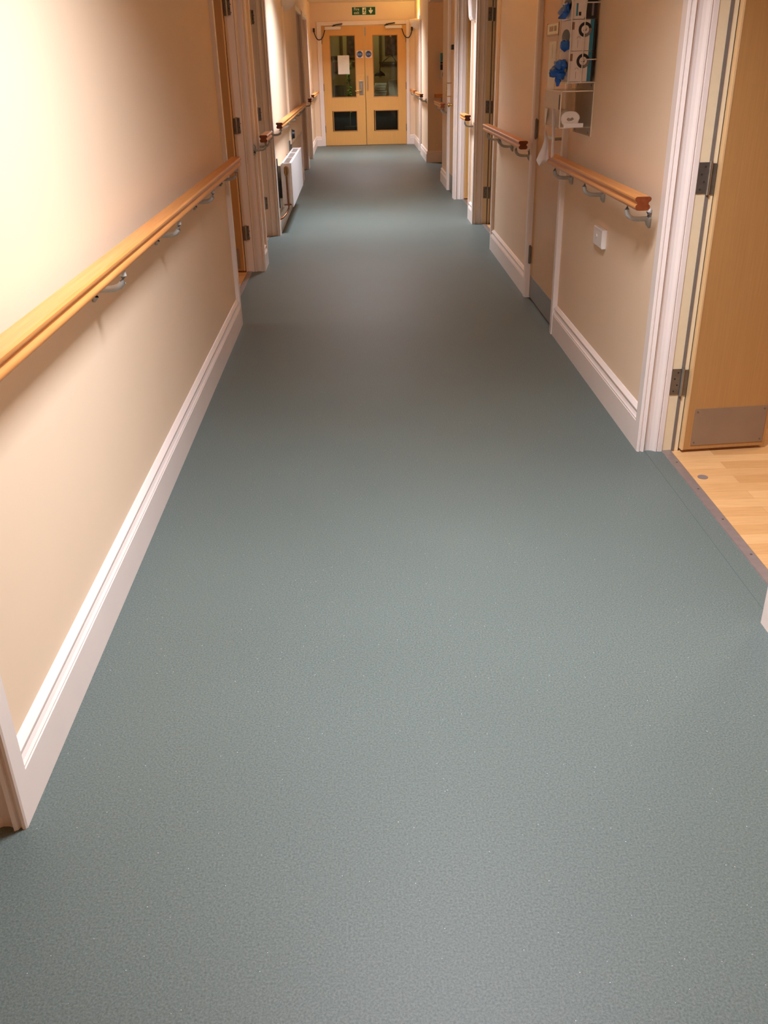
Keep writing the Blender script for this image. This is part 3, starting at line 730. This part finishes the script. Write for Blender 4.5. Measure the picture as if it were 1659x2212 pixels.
mb = MB(); mb.prism([(.988, 1.162), (.996, 1.170), (1.006, 1.165), (1.016, 1.171), (1.024, 1.163), (1.012, 1.156), (.998, 1.154)], lambda u, v, q: (u, q, v), AY0+.0108, AY0+.0118); mb.build('hollow_core', M['kick'], r)

# hanging aprons
def sheet(name, label, rows, grp, mat='apron', wav=.006):
    """rows: list of (z, (x0,y0), (x1,y1)) from top to bottom"""
    mb = MB(); n = len(rows)-1
    def fn(u, v):
        f = u*n; i = min(int(f), n-1); a = f-i
        za, A0, A1 = rows[i]; zb, B0, B1 = rows[i+1]
        x0 = A0[0]*(1-a)+B0[0]*a; y0 = A0[1]*(1-a)+B0[1]*a; x1 = A1[0]*(1-a)+B1[0]*a; y1 = A1[1]*(1-a)+B1[1]*a
        return (x0+(x1-x0)*v+wav*math.sin(v*9+u*5)*u, y0+(y1-y0)*v+wav*math.cos(v*7), za*(1-a)+zb*a)
    mb.grid(fn, 20, 12)
    o = mb.build(name, M[mat], None, smooth=True, solid=.0012)
    return tag(o, label, 'apron', grp)
sheet('hanging_apron', 'white polythene apron with angular pointed end hanging from the dispenser', [(1.20, (.944, 4.80), (.949, 4.90)), (1.12, (.948, 4.86), (.952, 4.90)), (1.056, (.948, 4.86), (.972, 4.88)), (1.018, (.937, 4.86), (.976, 4.88)), (.975, (.919, 4.86), (.978, 4.88)), (.957, (.912, 4.86), (.979, 4.88)), (.930, (.930, 4.86), (.934, 4.88))], 'aprons hanging from the dispenser', wav=.002)
sheet('hanging_apron', 'narrow folded strip of apron hanging straight down to the handrail', [(1.205, (.930, 4.61), (.948, 4.64)), (1.10, (.935, 4.61), (.954, 4.64)), (.99, (.937, 4.61), (.955, 4.64))], 'aprons hanging from the dispenser', wav=.001)

# rack in the alcove
r = thing('glove_box_rack', 'far wire rack with dark glove boxes on the alcove back wall', 'wire rack', (1.34, 15, 1.2))
mb = MB()
for x in (1.275, 1.42):
    for y in (14.90,): mb.tube([(x, y, 1.18), (x, y, 1.58)], .003, 6)
for z in (1.18, 1.38, 1.56): mb.tube([(1.275, 15, z), (1.275, 14.90, z), (1.42, 14.90, z), (1.42, 15, z)], .003, 6)
mb.build('wire_frame', M['wire'], r)
for k, (mt, lab) in enumerate((('card', 'lower white glove box in the far alcove rack'), ('navy', 'middle dark glove box in the far alcove rack'), ('teal', 'upper teal glove box in the far alcove rack'))):
    mb = MB(); mb.box(1.285, 1.41, 14.905, 14.995, 1.185+.115*k, 1.295+.115*k); bx = mb.build('carton', M[mt])
    bx.name = 'glove_box'; tag(bx, lab, 'glove box', 'glove boxes in the alcove rack')
    mb = MB(); mb.box(1.31, 1.385, 14.903, 14.905, 1.215+.115*k, 1.265+.115*k); mb.build('opening', M['black'], bx)

# ------------------------------------------------------------------ plaster wall uplighters
def uplighter(label, s, x, y, zt, col, power):
    r = thing('wall_uplighter', label, 'wall lamp', (x, y, zt), group='half bowl plaster uplighters')
    mb = MB()
    def fn(u, v):
        a = -PI/2+PI*u; b = PI/2*v
        return (x-s*(.155*math.cos(a)*math.cos(b)), y+.18*math.sin(a)*math.cos(b), zt-.15*math.sin(b))
    mb.grid(fn, 24, 12); mb.build('bowl', M['plaster'], r, smooth=True, solid=.008)
    mb = MB(); mb.tube([(x-s*.06, y-.05, zt-.075), (x-s*.06, y+.05, zt-.075)], .014, 12); mb.build('bulb', M['bulb'], r, smooth=True)
    L = bpy.data.lights.new('uplighter_glow', 'POINT'); L.energy = power; L.color = col; L.shadow_soft_size = .03
    o = bpy.data.objects.new('uplighter_glow', L); COL.objects.link(o); o.location = (x-s*.065, y, zt-.025)
WARM = (1, .60, .17)
uplighter('plaster uplighter on left wall at the top edge of view', -1, XL, 10.95, 2.08, WARM, 12)
uplighter('plaster uplighter on right wall beside the end doors', 1, 1.12, 17.5, 2.07, (1, .72, .22), 17)
uplighter('plaster uplighter inside the alcove on the right', 1, 2.4, 13.6, 1.95, WARM, 8)

# ------------------------------------------------------------------ ceiling lights (above the frame)
def ceiling_light(x, y, power, col, label, w=.45, l=.45):
    r = thing('ceiling_light', label, 'ceiling light', (x, y, H), group='ceiling strip lights')
    mb = MB(); mb.box(x-w/2, x+w/2, y-l/2, y+l/2, H-.045, H); mb.build('housing', M['white'], r, bevel=.004)
    mb = MB(); mb.box(x-w/2+.02, x+w/2-.02, y-l/2+.02, y+l/2-.02, H-.052, H-.045); mb.build('diffuser', M['tube_emit'], r)
    L = bpy.data.lights.new('ceiling_glow', 'AREA'); L.shape = 'RECTANGLE'; L.size = w; L.size_y = l; L.energy = power; L.color = col; L.spread = math.radians(SPREAD)
    o = bpy.data.objects.new('ceiling_glow', L); COL.objects.link(o); o.location = (x, y, H-.056)
COOL = (.90, .925, 1.03); SPREAD = 138
ceiling_light(.26, 2.1, 56, COOL, 'ceiling light nearest the viewer, just above the frame')
ceiling_light(.10, 9.3, 60, COOL, 'ceiling light above the radiator stretch')
ceiling_light(.15, 16.5, 52, COOL, 'ceiling light nearest the double doors')
uplighter('unseen uplighter added on right wall for warm ambient light', 1, XR, 6.45, 2.10, WARM, 26)  # unseen lamp added to wash the ceiling with warm ambient light
uplighter('unseen uplighter added on left wall behind the viewer for warm fill', -1, XL, -1.2, 2.10, WARM, 18)  # added out of view to warm the near end
def room_light(x, y, z, e, col, size=.5):
    L = bpy.data.lights.new('room_light', 'AREA'); L.size = size; L.energy = e; L.color = col
    o = bpy.data.objects.new('room_light', L); COL.objects.link(o); o.location = (x, y, z)
room_light(2.7, 3.75, H-.02, 19, (1, .86, .68))
room_light(-2.2, 5.6, H-.02, 12, (1, .85, .75))
room_light(.2, 20.9, H-.02, 7, (1, .80, .42), .8)

# ------------------------------------------------------------------ office beyond the glazed doors
m = MB(); m.box(-2.5, 3.1, 21.6, 21.7, 0, H); m.box(-2.5, -2.4, YE+.12, 21.6, 0, H); m.box(3.0, 3.1, YE+.12, 21.6, 0, H); m.box(-2.5, -.80, YE, YE+.12, 0, H); m.box(1.13, 3.1, YE, YE+.12, 0, H)
struct(m.build('wall_office', M['olive']), 'dim ochre office walls seen through door glass', 'wall')
m = MB(); m.box(-.29, -.245, 21.55, 21.6, 1.56, H); m.box(-.6, .02, 21.55, 21.6, 1.52, 1.56); m.box(-.06, .1, 21.55, 21.6, 1.40, 1.44)
struct(m.build('trim_4', M['trunkm']), 'dark cable trunking on office wall behind left pane', 'trunking')
m = MB(); m.box(.53, .575, 21.55, 21.6, 1.39, H); m.box(.53, 1.2, 21.55, 21.6, 1.385, 1.43)
struct(m.build('trim_5', M['trunkm']), 'dark cable trunking on office wall behind right pane', 'trunking')
def picture(label, xa, xb, za, zb, mat, cat='picture'):
    mb = MB(); mb.box(xa, xb, 21.575, 21.60, za, zb); o = mb.build('wall_picture', M['furn'], None)
    tag(o, label, cat, 'pictures on the office wall')
    mb = MB(); mb.box(xa+.012, xb-.012, 21.572, 21.576, za+.012, zb-.012); mb.build('print', M[mat], o)
picture('dark violet picture behind the left door pane', -.15, .06, 1.50, 1.98, 'pic2')
picture('dark reddish speckled picture behind the right door pane', .655, .96, 1.56, 1.99, 'pic')
picture('small pink notice low behind the left door pane', -.46, -.33, 1.25, 1.44, 'skin_print', 'notice')
m = MB(); m.box(-.62, 1.3, 19.85, 20.55, .74, .78)
for (x, y) in ((-.58, 19.9), (1.24, 19.9), (-.58, 20.48), (1.24, 20.48)): m.box(x, x+.05, y, y+.05, 0, .74)
m.box(-.55, 1.25, 20.3, 20.34, .05, .74)  # wide modesty panel added to darken the view through the lower panes
tag(m.build('office_desk', M['furn']), 'dark desk standing beyond the glazed doors', 'desk')
r = thing('desk_lamp', 'angled desk lamp behind the right door pane', 'lamp', (1.02, 20.3, .78))
mb = MB(); mb.tube([(1.02, 20.3, .78), (1.02, 20.3, .80)], .08, 20); mb.build('base', M['black'], r)
mb = MB(); mb.tube([(1.02, 20.3, .80), (1.0, 20.3, 1.2), (.74, 20.05, 1.55), (.51, 20.0, 1.39), (.50, 20.0, 1.27)], .010, 8); mb.build('arm', M['trunkm'], r)
mb = MB(); mb.tube([(.50, 20.0, 1.27), (.50, 20.0, 1.25), (.50, 20.0, 1.22), (.50, 20.0, 1.175)], [.02, .04, .09, .115], 20); mb.build('shade', M['black'], r, smooth=True)
mb = MB(); mb.tube([(.51, 20.0, 1.175), (.51, 20.0, 1.14)], [.03, .02], 12); mb.build('bulb', M['white'], r)
for k in range(6):
    mb = MB(); a = .03*((k*7) % 3); mb.box(.34+a, .60+a*.5, 19.95, 20.25, .78+.045*k, .78+.045*k+.038)
    tag(mb.build('paper_stack', M['paper'] if k % 2 else M['card']), 'layer %s of the paper pile behind right pane' % ['at the bottom', 'second from bottom', 'third from bottom', 'fourth from bottom', 'fifth from bottom', 'on top'][k], 'paper stack', 'papers piled on the desk')
mb = MB(); mb.box(.67, .87, 19.98, 20.2, .781, 1.10); tag(mb.build('storage_box', M['card'], bevel=.006), 'cream box standing right of the paper pile', 'box')
mb = MB(); mb.box(-.42, -.20, 20.0, 20.2, .78, 1.02); mb.box(-.36, -.26, 19.99, 20.0, .80, .98)
tag(mb.build('desk_speaker', M['furn']), 'dark box shaped equipment behind left pane', 'equipment')
r = thing('reflection_plant', 'made-up green plant standing in for a reflection in the left door pane', 'plant', (-.12, 19.6, 0))  # plant added in place of a green reflection on the glass
mb = MB(); mb.tube([(-.12, 19.6, 0), (-.12, 19.6, .28)], [.10, .13], 20); mb.build('pot', M['trunkm'], r)
mb = MB(); mb.tube([(-.12, 19.6, .28), (-.11, 19.6, .8), (-.13, 19.6, 1.25)], .012, 8); mb.build('stem', M['trunkm'], r)
rnd = random.Random(4); mb = MB()
for k in range(90):
    z = .55+rnd.random()*.85; a = rnd.uniform(0, 2*PI); l = rnd.uniform(.06, .13); w_ = .018
    bx, by = -.12, 19.6; dx, dy = math.cos(a)*l*.7, math.sin(a)*l; dz = rnd.uniform(-.04, .08)
    px, py = -math.sin(a)*w_, math.cos(a)*w_
    mb.poly([(bx, by, z), (bx+dx*.5+px, by+dy*.5+py, z+dz*.7), (bx+dx, by+dy, z+dz*.6), (bx+dx*.5-px, by+dy*.5-py, z+dz*.7)])
mb.build('leaves', M['leafm'], r, solid=.001)
L = bpy.data.lights.new('plant_fill_spot', 'SPOT'); L.energy = 130; L.color = (.95, 1, .85); L.spot_size = .5; L.shadow_soft_size = .1  # added spot brightens the plant, no daylight source stands there
o = bpy.data.objects.new('plant_fill_spot', L); COL.objects.link(o); o.location = (-1.2, 18.9, 2.2)
o.rotation_euler = (Vector((-.12, 19.6, 1.05))-o.location).to_track_quat('-Z', 'Y').to_euler()

# ------------------------------------------------------------------ place each Empty at the base of its thing
for o, loc in BASES:
    o.location = loc
    for c in o.children:
        c.matrix_parent_inverse = Matrix.Translation(-loc)

# ------------------------------------------------------------------ world, camera, colour
wd = bpy.data.worlds.new('World'); scene.world = wd; wd.use_nodes = True
wd.node_tree.nodes['Background'].inputs['Color'].default_value = (1, .7, .45, 1)
wd.node_tree.nodes['Background'].inputs['Strength'].default_value = .02
cam = bpy.data.cameras.new('Camera'); co = bpy.data.objects.new('Camera', cam); COL.objects.link(co)
Rr, Uu, Ff = Vector((.99936871, -.02930396, -.02008636)), Vector((.03111366, .44898048, .8929997)), Vector((.01715005, .89306092, -.44960879))
mt = Matrix((Rr, Uu, -Ff)).transposed().to_4x4(); mt.translation = Vector((0, 0, 1.42)); co.matrix_world = mt
cam.sensor_fit = 'VERTICAL'; cam.sensor_height = 36; cam.sensor_width = 27; cam.lens = 1929.66/2212*36
cam.clip_start = .02; cam.clip_end = 100
scene.camera = co
vs = scene.view_settings; vs.view_transform = 'Standard'; vs.look = 'None'; vs.exposure = .07; vs.gamma = 1; vs.use_curve_mapping = False
scene.cycles.max_bounces = 12; scene.cycles.diffuse_bounces = 8; scene.cycles.transparent_max_bounces = 16
